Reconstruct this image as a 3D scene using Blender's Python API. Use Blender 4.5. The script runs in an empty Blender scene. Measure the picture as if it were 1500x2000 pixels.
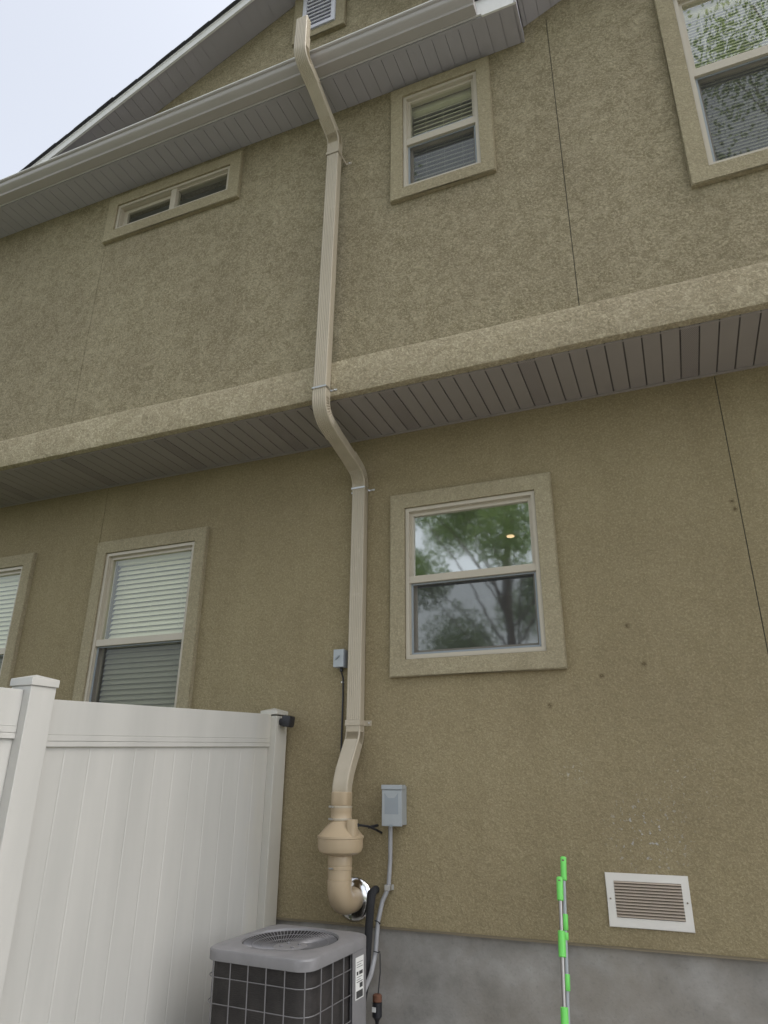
import bpy, bmesh, math, random
from mathutils import Vector, Matrix, noise
random.seed(7)
R = math.radians
G = 1.5                                   # eye height above the ground; all z below are relative to the eye
sc = bpy.context.scene
COL = sc.collection

# ------------------------------------------------------------------ camera
cam_d = bpy.data.cameras.new("camera"); cam = bpy.data.objects.new("camera", cam_d); COL.objects.link(cam)
yaw, pit, rol = R(-22.553), R(21.523), R(0.464)
fwd = Vector((math.sin(yaw)*math.cos(pit), math.cos(yaw)*math.cos(pit), math.sin(pit)))
rt = Vector((math.cos(yaw), -math.sin(yaw), 0)); up = rt.cross(fwd)
r2 = math.cos(rol)*rt + math.sin(rol)*up; u2 = -math.sin(rol)*rt + math.cos(rol)*up
m = Matrix((r2, u2, -fwd)).transposed().to_4x4(); m.translation = Vector((0, -4.2, G))
cam.matrix_world = m
cam_d.sensor_fit = 'VERTICAL'; cam_d.sensor_height = 36; cam_d.lens = 1359.9/2000*36
cam_d.clip_start = 0.05; cam_d.clip_end = 2000
sc.camera = cam

# ------------------------------------------------------------------ light
SUN_EL, SUN_AZ = 58, 82                    # hazy sun high to the right, grazing the wall
w = bpy.data.worlds.new("World"); sc.world = w; w.use_nodes = True
nt = w.node_tree; nt.nodes.clear()
sky = nt.nodes.new('ShaderNodeTexSky'); sky.sky_type = 'NISHITA'; sky.sun_disc = False
sky.sun_elevation = R(SUN_EL); sky.sun_rotation = R(SUN_AZ); sky.air_density = 1.0; sky.dust_density = 3.0; sky.ozone_density = 1.2
sat = nt.nodes.new('ShaderNodeHueSaturation'); sat.inputs['Saturation'].default_value = 0.30; sat.inputs['Value'].default_value = 1.0
bg = nt.nodes.new('ShaderNodeBackground'); bg.inputs[1].default_value = 0.15
out = nt.nodes.new('ShaderNodeOutputWorld')
nt.links.new(sky.outputs[0], sat.inputs['Color']); nt.links.new(sat.outputs[0], bg.inputs[0]); nt.links.new(bg.outputs[0], out.inputs[0])
sd = bpy.data.lights.new("sun", 'SUN'); sd.energy = 0.5; sd.angle = R(45); sd.color = (1, .96, .9)
sun = bpy.data.objects.new("sun", sd); COL.objects.link(sun)
az = R(SUN_AZ); el = R(SUN_EL)
sdir = Vector((math.sin(az)*math.cos(el), math.cos(az)*math.cos(el), math.sin(el)))
sun.rotation_euler = sdir.to_track_quat('Z', 'Y').to_euler()
sun.location = (0, 0, 20)
vs = sc.view_settings; vs.view_transform = 'Standard'; vs.look = 'None'; vs.gamma = 1; vs.exposure = 1.25; vs.use_curve_mapping = False
sc.cycles.max_bounces = 8; sc.cycles.transparent_max_bounces = 16

# ------------------------------------------------------------------ materials
MAT = {}
class NT:
    def __init__(s, name):
        s.m = bpy.data.materials.new(name); s.m.use_nodes = True; s.t = s.m.node_tree; s.t.nodes.clear()
        s.out = s.t.nodes.new('ShaderNodeOutputMaterial'); s.tc = s.t.nodes.new('ShaderNodeTexCoord')
    def n(s, typ, **kw):
        nd = s.t.nodes.new(typ)
        for k, v in kw.items():
            if k.startswith('i_'): nd.inputs[k[2:].replace('_', ' ')].default_value = v
            else: setattr(nd, k, v)
        return nd
    def l(s, a, b): s.t.links.new(a, b)
    def noise(s, scale, detail=4, rough=.55, dist=0, stretch=None):
        nd = s.n('ShaderNodeTexNoise'); nd.inputs['Scale'].default_value = scale; nd.inputs['Detail'].default_value = detail
        nd.inputs['Roughness'].default_value = rough; nd.inputs['Distortion'].default_value = dist
        if stretch:
            mp = s.n('ShaderNodeMapping'); mp.inputs['Scale'].default_value = stretch
            s.l(s.tc.outputs['Object'], mp.inputs[0]); s.l(mp.outputs[0], nd.inputs['Vector'])
        else: s.l(s.tc.outputs['Object'], nd.inputs['Vector'])
        return nd.outputs['Fac']
    def math(s, op, a, b=None, clamp=False):
        nd = s.n('ShaderNodeMath', operation=op, use_clamp=clamp)
        for i, v in enumerate((a, b)):
            if v is None: continue
            if isinstance(v, (int, float)): nd.inputs[i].default_value = v
            else: s.l(v, nd.inputs[i])
        return nd.outputs[0]
    def ramp(s, fac, stops):
        nd = s.n('ShaderNodeValToRGB'); cr = nd.color_ramp
        while len(cr.elements) < len(stops): cr.elements.new(.5)
        for e, (p, c) in zip(cr.elements, stops): e.position = p; e.color = (*c, 1) if len(c) == 3 else c
        s.l(fac, nd.inputs[0]); return nd.outputs[0]
    def mixc(s, fac, a, b, mode='MIX'):
        nd = s.n('ShaderNodeMix', data_type='RGBA', blend_type=mode)
        for k, v in ((0, fac), (6, a), (7, b)):
            if isinstance(v, (int, float)): nd.inputs[k].default_value = v
            elif isinstance(v, tuple): nd.inputs[k].default_value = (*v, 1)
            else: s.l(v, nd.inputs[k])
        return nd.outputs[2]
    def bsdf(s, col, rough=.6, metal=0, bump=None, spec=.5):
        b = s.n('ShaderNodeBsdfPrincipled')
        if isinstance(col, tuple): b.inputs['Base Color'].default_value = (*col, 1)
        else: s.l(col, b.inputs['Base Color'])
        if isinstance(rough, (int, float)): b.inputs['Roughness'].default_value = rough
        else: s.l(rough, b.inputs['Roughness'])
        b.inputs['Metallic'].default_value = metal; b.inputs['Specular IOR Level'].default_value = spec
        if bump:
            h, st, d = bump; bp = s.n('ShaderNodeBump'); bp.inputs['Strength'].default_value = st; bp.inputs['Distance'].default_value = d
            s.l(h, bp.inputs['Height']); s.l(bp.outputs[0], b.inputs['Normal'])
        s.l(b.outputs[0], s.out.inputs[0]); return b

def plain(name, col, rough=.5, metal=0, var=.08, scale=12, bump=.0, spec=.5):
    s = NT(name); n = s.noise(scale, 5, .6)
    f = s.math('MULTIPLY_ADD', n, 2*var); s.t.nodes[-1].inputs[2].default_value = 1-var
    c = s.mixc(1.0, col, f, 'MULTIPLY')
    bp = None
    if bump: bp = (s.noise(scale*6, 3), bump, .002)
    s.bsdf(c, rough, metal, bp, spec); MAT[name] = s.m; return s.m

def stucco(name, base, light, grain=80, mottle=.5, bump=.9, marks=False):
    s = NT(name)
    g = s.noise(grain, 3, .6, .8)
    g2 = s.noise(grain*.42, 4, .7, 1.5)
    p = s.noise(9, 10, .80, .9)                # veined blotches
    q = s.noise(.8, 5, .6)                      # broad drift
    pm = s.math('MULTIPLY', s.ramp(p, [(.40, (0,)*3), (.62, (1,)*3)]), mottle)
    c = s.mixc(pm, base, light)
    dk = tuple(x*.72 for x in base)
    c = s.mixc(s.math('MULTIPLY', s.ramp(g2, [(.42, (1,)*3), (.54, (0,)*3)]), .30+.22*mottle), c, dk)
    lt = tuple(min(1, x*1.35) for x in light)
    c = s.mixc(s.math('MULTIPLY', s.ramp(g, [(.5, (0,)*3), (.62, (1,)*3)]), .25+.25*mottle), c, lt)
    qf = s.ramp(q, [(.3, (.90, .88, .86)), (.7, (1.07, 1.07, 1.04))])
    c = s.mixc(1.0, c, qf, 'MULTIPLY')
    c = s.mixc(1.0, c, s.ramp(s.noise(3.2, 6, .65, .3, (1, 1, .10)), [(.34, (.95, .945, .935)), (.62, (1.03, 1.03, 1.03))]), 'MULTIPLY')   # faint run-off streaks
    if marks:
        # pale paint flecks and a few rusty spots on the wall
        def blob(x, z, rad, thr, sc_, colr, col_in, st=.7):
            v = s.n('ShaderNodeVectorMath', operation='DISTANCE'); s.l(s.tc.outputs['Object'], v.inputs[0]); v.inputs[1].default_value = (x+2, 0, z+1.5)   # coordinates from the house's own origin
            near = s.ramp(s.math('DIVIDE', v.outputs['Value'], rad), [(.25, (1,)*3), (1, (0,)*3)])
            nn = s.ramp(s.noise(sc_, 3, .6), [(thr, (0,)*3), (thr+.05, (1,)*3)])
            return s.mixc(s.math('MULTIPLY', s.math('MULTIPLY', near, nn), st), col_in, colr)
        c = blob(-.25, -.22, .26, .60, 45, (.42, .42, .42), c, .75)
        c = blob(-.02, .05, .24, .62, 55, (.45, .42, .36), c, .7)
        c = blob(-.60, .08, .12, .60, 50, (.45, .43, .36), c, .7)
        for x, z in ((-.223, .872), (-.158, .65), (-.394, .596), (-.698, .443), (.43, 1.55), (.44, 1.5)):
            c = blob(x, z, .020, .40, 90, (.07, .045, .02), c, .75)
    h = s.math('ADD', s.math('MULTIPLY', g, .6), g2)
    h = s.math('ADD', h, s.math('MULTIPLY', s.noise(13, 4, .6, 1.2), 1.6))     # trowel waves
    s.bsdf(c, .92, 0, (h, bump, .006), .25); MAT[name] = s.m

stucco('stucco_wall', (.262, .216, .128), (.335, .286, .184), 85, .32, .75, True)
stucco('stucco_upper', (.232, .197, .125), (.375, .328, .228), 70, .85, 1.1)
stucco('stucco_trim', (.320, .277, .185), (.395, .350, .245), 80, .4, .8)
stucco('stucco_band', (.318, .272, .182), (.465, .408, .295), 62, .8, 1.2)
plain('vinyl_almond', (.47, .42, .335), .35, 0, .05)
plain('vinyl_white', (.70, .69, .64), .35, 0, .04)
s = NT('spout_tan')
c = s.mixc(s.math('MULTIPLY', s.ramp(s.noise(9, 6, .65, 0, (1, 1, .18)), [(.42, (0,)*3), (.68, (1,)*3)]), .55), (.43, .375, .285), (.36, .31, .23))
c = s.mixc(s.math('MULTIPLY', s.ramp(s.noise(26, 4, .6), [(.6, (0,)*3), (.75, (1,)*3)]), .4), c, (.52, .46, .36))
s.bsdf(c, .42, 0, (s.noise(5, 3, .5), .12, .01)); MAT['spout_tan'] = s.m
plain('fan_tan', (.43, .335, .22), .38, 0, .07, 8)
plain('gutter_grey', (.45, .42, .41), .35, 0, .05, 4)
plain('soffit_taupe', (.295, .265, .245), .55, 0, .06, 5)
plain('soffit_upper', (.40, .38, .41), .55, 0, .06, 5)  # paler and bluer than the lower soffit: lens haze put into the colour
plain('groove_dark', (.15, .135, .125), .8)
plain('fascia_white', (.75, .74, .72), .4)
plain('screed', (.20, .165, .11), .5, .2)
plain('joint_dark', (.07, .065, .05), .8)
plain('shingle', (.06, .06, .065), .9, 0, .3, 30, .6)
plain('steel', (.62, .62, .62), .28, 1, .1)
plain('pole_steel', (.42, .40, .38), .35, 1, .1)
plain('chrome', (.80, .80, .80), .12, 1, .04)
plain('ac_grey', (.205, .20, .205), .5, .05, .16, 14, .15)
plain('ac_wire', (.19, .185, .19), .45, .3)
plain('box_grey', (.36, .385, .40), .42, .2, .06, 20)
plain('box_label', (.27, .30, .32), .5)
plain('plastic_grey', (.33, .36, .42), .45)
plain('black_plastic', (.018, .018, .022), .45)
plain('black_foam', (.022, .022, .024), .9, 0, .3, 60, .5)
plain('conduit_grey', (.32, .32, .33), .5, 0, .1, 30)
plain('paper_white', (.72, .72, .70), .6)
plain('ink', (.05, .05, .05), .7)
plain('green_plastic', (.17, .66, .12), .35)
plain('grille_white', (.68, .65, .60), .4)
plain('grille_back', (.05, .04, .03), .8)
plain('vent_blue', (.62, .62, .68), .45)
plain('blind_cream', (.84, .82, .66), .5, 0, .03)
plain('louver_tan', (.42, .35, .28), .6)
plain('room_wall', (.50, .49, .44), .9)
plain('rust', (.16, .07, .04), .8, 0, .3)
plain('siding', (.30, .31, .29), .7, 0, .06, 3)
plain('bark', (.09, .065, .045), .95, 0, .3, 14, .8)
plain('grass', (.11, .12, .07), .95, 0, .4, 20, .8)
plain('patio', (.33, .32, .30), .9, 0, .12, 3, .4)

s = NT('concrete')
n1 = s.noise(3.0, 7, .62); n2 = s.noise(1.1, 4, .6, 0.4)
c = s.ramp(n1, [(.32, (.20, .19, .172)), (.5, (.295, .28, .258)), (.68, (.40, .385, .365))])
c = s.mixc(s.math('MULTIPLY', s.ramp(n2, [(.46, (0,)*3), (.62, (1,)*3)]), .45), c, (.25, .215, .17))
c = s.mixc(s.math('MULTIPLY', s.ramp(s.noise(60, 3, .6), [(.55, (0,)*3), (.7, (1,)*3)]), .2), c, (.12, .12, .12))
s.bsdf(c, .85, 0, (s.noise(70, 4), .35, .003), .3); MAT['concrete'] = s.m

# perforated soffit strip: rows of small slots in the sheet
for nm, col in (('soffit_perf', (.282, .25, .235)),):
    s = NT(nm); mp = s.n('ShaderNodeMapping'); mp.inputs['Scale'].default_value = (140, 90, 1); mp.inputs['Rotation'].default_value = (0, 0, .6)
    s.l(s.tc.outputs['Object'], mp.inputs[0]); ck = s.n('ShaderNodeTexVoronoi', feature='F1'); ck.inputs['Randomness'].default_value = 0; ck.inputs['Scale'].default_value = 1
    s.l(mp.outputs[0], ck.inputs['Vector'])
    f = s.ramp(ck.outputs['Distance'], [(.16, (1,)*3), (.30, (0,)*3)])
    s.bsdf(s.mixc(f, col, (.06, .05, .05)), .6); MAT[nm] = s.m

def glass(name, base, rough):              # thin coated double pane with a film of dust
    s = NT(name)
    lw = s.n('ShaderNodeLayerWeight'); lw.inputs['Blend'].default_value = .5
    fac = s.math('MULTIPLY_ADD', s.math('POWER', lw.outputs['Facing'], 3.0), .75); s.t.nodes[-1].inputs[2].default_value = base
    fac = s.math('MINIMUM', fac, 1.0)
    tr = s.n('ShaderNodeBsdfTransparent'); tr.inputs[0].default_value = (.88, .90, .84, 1)
    gl = s.n('ShaderNodeBsdfGlossy'); gl.inputs['Roughness'].default_value = rough; gl.inputs['Color'].default_value = (.97, 1, .95, 1)
    bp = s.n('ShaderNodeBump'); bp.inputs['Strength'].default_value = .03; bp.inputs['Distance'].default_value = .01
    s.l(s.noise(5, 2, .5), bp.inputs['Height']); s.l(bp.outputs[0], gl.inputs['Normal'])
    mx = s.n('ShaderNodeMixShader'); s.l(fac, mx.inputs[0]); s.l(tr.outputs[0], mx.inputs[1]); s.l(gl.outputs[0], mx.inputs[2])
    df = s.n('ShaderNodeBsdfDiffuse'); df.inputs[0].default_value = (.5, .5, .46, 1); m2 = s.n('ShaderNodeMixShader'); m2.inputs[0].default_value = .04
    s.l(mx.outputs[0], m2.inputs[1]); s.l(df.outputs[0], m2.inputs[2]); s.l(m2.outputs[0], s.out.inputs[0])
    MAT[name] = s.m
glass('glass', .085, .06); glass('glass_coated', .48, .034); glass('glass_upper', .20, .018)

s = NT('screen_mesh')                      # fine insect mesh, finer than a pixel
tr = s.n('ShaderNodeBsdfTransparent'); df = s.n('ShaderNodeBsdfDiffuse'); df.inputs[0].default_value = (.07, .07, .073, 1)
mx = s.n('ShaderNodeMixShader'); mx.inputs[0].default_value = .42
s.l(tr.outputs[0], mx.inputs[1]); s.l(df.outputs[0], mx.inputs[2]); s.l(mx.outputs[0], s.out.inputs[0]); MAT['screen_mesh'] = s.m

s = NT('coil')                             # fine fins behind the wire guard
n = s.noise(8, 5, .6, 0, (1, 1, 1)); wv = s.noise(40, 2, .5, 0, (1, 1, 12))
c = s.mixc(s.math('MULTIPLY', wv, .5), s.ramp(n, [(.35, (.030, .027, .026)), (.65, (.062, .055, .052))]), (.02, .018, .018))
s.bsdf(c, .7, .2, (wv, .6, .004)); MAT['coil'] = s.m

s = NT('lamp_glow'); e = s.n('ShaderNodeEmission'); e.inputs[0].default_value = (1, .70, .42, 1); e.inputs[1].default_value = .85
s.l(e.outputs[0], s.out.inputs[0]); MAT['lamp_glow'] = s.m

s = NT('leaf')
oi = s.n('ShaderNodeNewGeometry')
c = s.ramp(oi.outputs['Random Per Island'], [(0, (.09, .13, .07)), (.5, (.15, .19, .11)), (1, (.23, .26, .18))])
b = s.n('ShaderNodeBsdfDiffuse'); t2 = s.n('ShaderNodeBsdfTranslucent'); s.l(c, b.inputs[0])
s.l(s.mixc(1.0, c, (1.6, 2.0, .8), 'MULTIPLY'), t2.inputs[0])
mx = s.n('ShaderNodeMixShader'); mx.inputs[0].default_value = .45; s.l(b.outputs[0], mx.inputs[1]); s.l(t2.outputs[0], mx.inputs[2]); s.l(mx.outputs[0], s.out.inputs[0])
MAT['leaf'] = s.m

# white vinyl, with a warm cream reflection painted into the colour near the wall
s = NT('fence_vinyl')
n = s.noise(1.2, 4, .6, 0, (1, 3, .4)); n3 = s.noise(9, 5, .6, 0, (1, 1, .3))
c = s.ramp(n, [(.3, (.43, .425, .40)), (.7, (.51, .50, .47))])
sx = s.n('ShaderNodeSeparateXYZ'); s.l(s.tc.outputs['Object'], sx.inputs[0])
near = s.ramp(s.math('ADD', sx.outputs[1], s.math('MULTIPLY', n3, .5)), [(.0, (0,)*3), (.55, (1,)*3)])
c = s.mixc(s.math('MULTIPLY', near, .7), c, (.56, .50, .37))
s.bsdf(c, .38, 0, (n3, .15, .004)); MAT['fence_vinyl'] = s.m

# ------------------------------------------------------------------ mesh helpers
def thing(name, label, cat, loc, group=None):
    o = bpy.data.objects.new(name, None); COL.objects.link(o); o.location = (loc[0], loc[1], loc[2]+G)
    o.empty_display_size = .1; o['label'] = label; o['category'] = cat; o['off'] = list(loc)
    if group: o['group'] = group
    return o
OFF = {}
def obj(name, bm, mat, parent=None, smooth=False, label=None):
    if parent is None: off = Vector((0, 0, 0))
    else: off = OFF.get(parent.name) or Vector(parent['off'])
    bmesh.ops.translate(bm, verts=bm.verts, vec=-off)
    bmesh.ops.recalc_face_normals(bm, faces=bm.faces)
    me = bpy.data.meshes.new(name); bm.to_mesh(me); bm.free()
    mats = mat if isinstance(mat, (list, tuple)) else [mat]
    for k in mats: me.materials.append(MAT[k])
    if smooth:
        for p in me.polygons: p.use_smooth = True
        try: me.set_sharp_from_angle(angle=R(35))
        except Exception: pass
    o = bpy.data.objects.new(name, me); COL.objects.link(o)
    if parent: o.parent = parent; OFF[o.name] = off.copy()
    else: o.location = (0, 0, G)
    if label: o['label'] = label
    return o
def struct(name, bm, mat): o = obj(name, bm, mat); o['kind'] = 'structure'; return o
def solo(name, bm, mat, label, cat, group=None, smooth=False):   # a thing that is one mesh
    o = obj(name, bm, mat, None, smooth); o['label'] = label; o['category'] = cat
    if group: o['group'] = group
    return o

def BM(): return bmesh.new()
def box(bm, x0, x1, y0, y1, z0, z1, mi=0, bev=0):
    t = bmesh.new() if bev else bm
    vs_ = [t.verts.new((x, y, z)) for x in (x0, x1) for y in (y0, y1) for z in (z0, z1)]
    fs = [t.faces.new([vs_[i] for i in q]) for q in ((0, 1, 3, 2), (4, 6, 7, 5), (0, 4, 5, 1), (2, 3, 7, 6), (0, 2, 6, 4), (1, 5, 7, 3))]
    for f in fs: f.material_index = mi
    if bev:
        bmesh.ops.recalc_face_normals(t, faces=t.faces)
        bmesh.ops.bevel(t, geom=list(t.edges), offset=bev, segments=2, affect='EDGES', profile=.6)
        merge(bm, t)
    return vs_
def merge(bm, t, mat=None):
    if mat is not None: bmesh.ops.transform(t, matrix=mat, verts=t.verts)
    me = bpy.data.meshes.new('tmp'); t.to_mesh(me); t.free(); bm.from_mesh(me); bpy.data.meshes.remove(me)
def quad(bm, pts, mi=0):
    f = bm.faces.new([bm.verts.new(p) for p in pts]); f.material_index = mi; return f
def frame_ring(bm, x0, x1, z0, z1, wl, wr, wb, wt, y0, y1, bev=0, mi=0):
    """picture-frame of four butted bars, mitred so that no faces overlap"""
    o = [(x0, z0), (x1, z0), (x1, z1), (x0, z1)]; i = [(x0+wl, z0+wb), (x1-wr, z0+wb), (x1-wr, z1-wt), (x0+wl, z1-wt)]
    vo = [[bm.verts.new((x, y, z)) for x, z in o] for y in (y0, y1)]; vi = [[bm.verts.new((x, y, z)) for x, z in i] for y in (y0, y1)]
    fs = []
    for k in range(4):
        j = (k+1) % 4
        for a, b in ((0, 0), (1, 1)): fs.append(bm.faces.new((vo[a][k], vo[a][j], vi[a][j], vi[a][k])))
        fs.append(bm.faces.new((vo[0][k], vo[0][j], vo[1][j], vo[1][k]))); fs.append(bm.faces.new((vi[0][k], vi[0][j], vi[1][j], vi[1][k])))
    for f in fs: f.material_index = mi
    if bev:
        es = [e for k in range(4) for e in bm.edges if e.verts[0] in (vo[0][k],) and e.verts[1] in vo[0] or e.verts[1] == vo[0][k] and e.verts[0] in vo[0]]
        bmesh.ops.bevel(bm, geom=list(set(es)), offset=bev, segments=2, affect='EDGES')
def wall_grid(xs, zs, holes, y0, depth, bm=None):
    """wall panel with real openings; front at y0, back at y0+depth"""
    bm = bm or BM()
    X = sorted(set(xs + [h[0] for h in holes] + [h[1] for h in holes])); Z = sorted(set(zs + [h[2] for h in holes] + [h[3] for h in holes]))
    X = [x for x in X if xs[0] <= x <= xs[-1]]; Z = [z for z in Z if zs[0] <= z <= zs[-1]]
    def solid(i, j):
        if i < 0 or j < 0 or i >= len(X)-1 or j >= len(Z)-1: return False
        cx, cz = (X[i]+X[i+1])/2, (Z[j]+Z[j+1])/2
        return not any(h[0] < cx < h[1] and h[2] < cz < h[3] for h in holes)
    V = {}
    def v(i, j, b):
        k = (i, j, b)
        if k not in V: V[k] = bm.verts.new((X[i], y0+(depth if b else 0), Z[j]))
        return V[k]
    for i in range(len(X)-1):
        for j in range(len(Z)-1):
            if not solid(i, j): continue
            for b in (0, 1): bm.faces.new((v(i, j, b), v(i+1, j, b), v(i+1, j+1, b), v(i, j+1, b)))
            for di, dj, a, c_ in ((-1, 0, (i, j), (i, j+1)), (1, 0, (i+1, j), (i+1, j+1)), (0, -1, (i, j), (i+1, j)), (0, 1, (i, j+1), (i+1, j+1))):
                if not solid(i+di, j+dj): bm.faces.new((v(*a, 0), v(*c_, 0), v(*c_, 1), v(*a, 1)))
    return bm
def fillet(pts, r, n=8):
    pts = [Vector(p) for p in pts]; out_ = [pts[0]]; tag = [0]
    for a, b, c_ in zip(pts, pts[1:], pts[2:]):
        d1 = (a-b).normalized(); d2 = (c_-b).normalized(); ang = d1.angle(d2)
        t = min(r/math.tan(ang/2), (a-b).length*(.9 if a is pts[0] else .48), (c_-b).length*(.9 if c_ is pts[-1] else .48))
        p0 = b+d1*t; p2 = b+d2*t
        for k in range(n+1):
            u = k/n; out_.append((1-u)**2*p0 + 2*u*(1-u)*b + u*u*p2); tag.append(1)
    out_.append(pts[-1]); tag.append(0); return out_, tag
def sweep(bm, path, prof, ref=None, caps=True, mi=0):
    """prof(i) -> list of (u, v); ref: fixed u axis or None for parallel transport"""
    path = [Vector(p) for p in path]; rings = []; uprev = None
    for i, p in enumerate(path):
        t = (path[min(i+1, len(path)-1)]-path[max(i-1, 0)]).normalized()
        if ref: u = Vector(ref); u = (u-t*u.dot(t)).normalized()
        else:
            if uprev is None: uprev = t.orthogonal()
            u = (uprev-t*uprev.dot(t)).normalized(); uprev = u
        v_ = t.cross(u)
        rings.append([bm.verts.new(p+u*a+v_*b) for a, b in prof(i)])
    fs = []
    for a, b in zip(rings, rings[1:]):
        n_ = len(a)
        for k in range(n_): fs.append(bm.faces.new((a[k], a[(k+1) % n_], b[(k+1) % n_], b[k])))
    if caps: fs.append(bm.faces.new(rings[0])); fs.append(bm.faces.new(rings[-1]))
    for f in fs: f.material_index = mi
    return rings
def circ(r, n=20): return [(r*math.cos(2*math.pi*k/n), r*math.sin(2*math.pi*k/n)) for k in range(n)]
def tube(bm, pts, r, n=12, fr=None, mi=0):
    p = fillet(pts, fr, 6)[0] if fr else pts
    sweep(bm, p, lambda i: circ(r, n), mi=mi)
def lathe(bm, cx, cy, prof, n=48, mi=0):
    rings = [[bm.verts.new((cx+r*math.cos(2*math.pi*k/n), cy+r*math.sin(2*math.pi*k/n), z)) for k in range(n)] for r, z in prof]
    for a, b in zip(rings, rings[1:]):
        for k in range(n): f = bm.faces.new((a[k], a[(k+1) % n], b[(k+1) % n], b[k])); f.material_index = mi
    for r_ in (rings[0], rings[-1]): f = bm.faces.new(r_); f.material_index = mi

# ------------------------------------------------------------------ ground
bm = BM(); quad(bm, [(-120, -120, -G), (120, -120, -G), (120, 120, -G), (-120, 120, -G)]); struct('ground', bm, 'grass')
bm = BM(); box(bm, -2.3, 6, -9, .0165, -G-.05, -G+.03); struct('patio', bm, 'patio')

# ------------------------------------------------------------------ house
YU = -.56                                  # front of the upper wall; the lower wall is y = 0
house = thing('house', 'tan stucco two storey house with jettied upper floor and taupe soffits', 'house', (-2, 0, -1.5))
K = (-1.577, -.687, .752, 1.785); DN = (-4.205, -3.320, .30, 1.768); FR = (-6.01, -5.125, .30, 1.768)
BT = (-1.371, -.785, 4.066, 5.0); SL = (-4.172, -2.95, 4.667, 4.955); BG = (.587, 1.75, 3.468, 4.99)
JW = .0026
holes = [K, DN, FR, (.466-JW, .466+JW, -.73, 2.385), (-4.327-JW, -4.327+JW, 1.8, 2.385)]
bm = wall_grid([-9, 5], [-.738, 2.46], holes, 0, .14); obj('lower_wall', bm, 'stucco_wall', house)
uh = [BT, SL, BG, (-.245-JW, -.245+JW, 2.70, 5.30), (-4.27-JW, -4.27+JW, 2.69, 4.60)]
bm = wall_grid([-9, 5], [2.5, 5.30], uh, YU, .14); obj('upper_wall', bm, 'stucco_upper', house)
bm = BM()
bm.free()
for x, z0, z1, y in ((.466, -.73, 2.385, 0), (-4.327, 1.8, 2.385, 0), (-.245, 2.7, 5.30, YU), (-4.27, 2.69, 4.6, YU)):
    bm = BM(); box(bm, x-.008, x+.008, y+.006, y+.012, z0, z1); obj('control_joint', bm, 'joint_dark', house)
# gable wall (two crossing gables), sits on the upper wall
S = .4644
zl = lambda x: 6.049+S*(x+3.969)
zr = lambda x: 5.30+S*(x+.413)
PKX = -2.13; PKZ = zl(PKX); PK2 = 3.6
prof = [(-5.58, 5.30), (PKX, PKZ)]
xc = (PKZ+S*PKX-5.30-S*.413)/(2*S); prof += [(xc, zr(xc)), (PK2, zr(PK2)), (5, zr(PK2)-S*(5-PK2)), (5, 5.30)]
bm = BM()
a = [bm.verts.new((x, YU, z)) for x, z in prof]; b = [bm.verts.new((x, YU+.14, z)) for x, z in prof]
bm.faces.new(a); bm.faces.new(b)
for k in range(len(a)): bm.faces.new((a[k], a[(k+1) % len(a)], b[(k+1) % len(a)], b[k]))
obj('gable_wall', bm, 'stucco_upper', house)
# band at the foot of the upper storey, a little uneven as troweled
bm = BM(); N = 280; rings = []
for i in range(N+1):
    x = -9+14*i/N
    d = noise.noise(Vector((x*.9, 3, 0)))*.012 + noise.noise(Vector((x*4, 1, 0)))*.004
    e = noise.noise(Vector((x*1.3, 8, 0)))*.004 + noise.noise(Vector((x*7, 8, 0)))*.002
    ps = [(YU-.001, 2.71+d), (-.592, 2.69+d), (-.624, 2.665+d), (-.631, 2.64+d*.5), (-.632+e*.3, 2.43), (-.628, 2.408+e), (-.620, 2.404+e*.6), (-.585, 2.402), (-.5785, 2.402), (-.5785, 2.5), (YU-.001, 2.5)]
    rings.append([bm.verts.new((x, y, z)) for y, z in ps])
for p, q in zip(rings, rings[1:]):
    for k in range(len(p)): bm.faces.new((p[k], p[(k+1) % len(p)], q[(k+1) % len(p)], q[k]))
obj('belt_course', bm, 'stucco_band', house, True)
# lower soffit: strips with real channels between them; every ninth strip perforated
def soffit(name, x0, x1, ya, yb, z, sp, phase, mat, vent=None, gw=.0085, xform=None, gd=.010, gm='groove_dark'):
    bm = BM(); k0 = math.floor((x0-phase)/sp); k = k0
    while phase+k*sp < x1:
        a_ = max(x0, phase+k*sp+gw/2); b_ = min(x1, phase+(k+1)*sp-gw/2)
        if b_ > a_: box(bm, a_, b_, ya, yb, z, z+gd, 1 if (vent and k % vent[0] == vent[1]) else 0)
        k += 1
    box(bm, x0, x1, ya, yb, z+gd+.001, z+gd+.006, 2)
    if xform: bmesh.ops.transform(bm, matrix=xform, verts=bm.verts)
    return obj(name, bm, [mat, 'soffit_perf', gm], house)
soffit('lower_soffit', -9, 5, -.5775, -.001, 2.3965, .1018, -1.2495, 'soffit_taupe', (9, 6))
bm = BM(); box(bm, -9, 5, -.018, -.001, 2.386, 2.3955); box(bm, -9, 5, -.577, -.566, 2.3925, 2.3958); obj('soffit_channel', bm, 'soffit_taupe', house)
# foundation and weep screed
bm = BM(); box(bm, -9, 5, .018, .2, -G, -.75); obj('foundation', bm, 'concrete', house)
bm = BM()
N = 60
for i in range(N):
    x0 = -9+14*i/N; x1 = -9+14*(i+1)/N-.0005; d = random.uniform(-.0015, .0015)
    box(bm, x0, x1, -.010, .016, -.7485+d, -.742+d); box(bm, x0, x1, -.004, .016, -.7418+d, -.7385)
obj('weep_screed', bm, 'screed', house)
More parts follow.
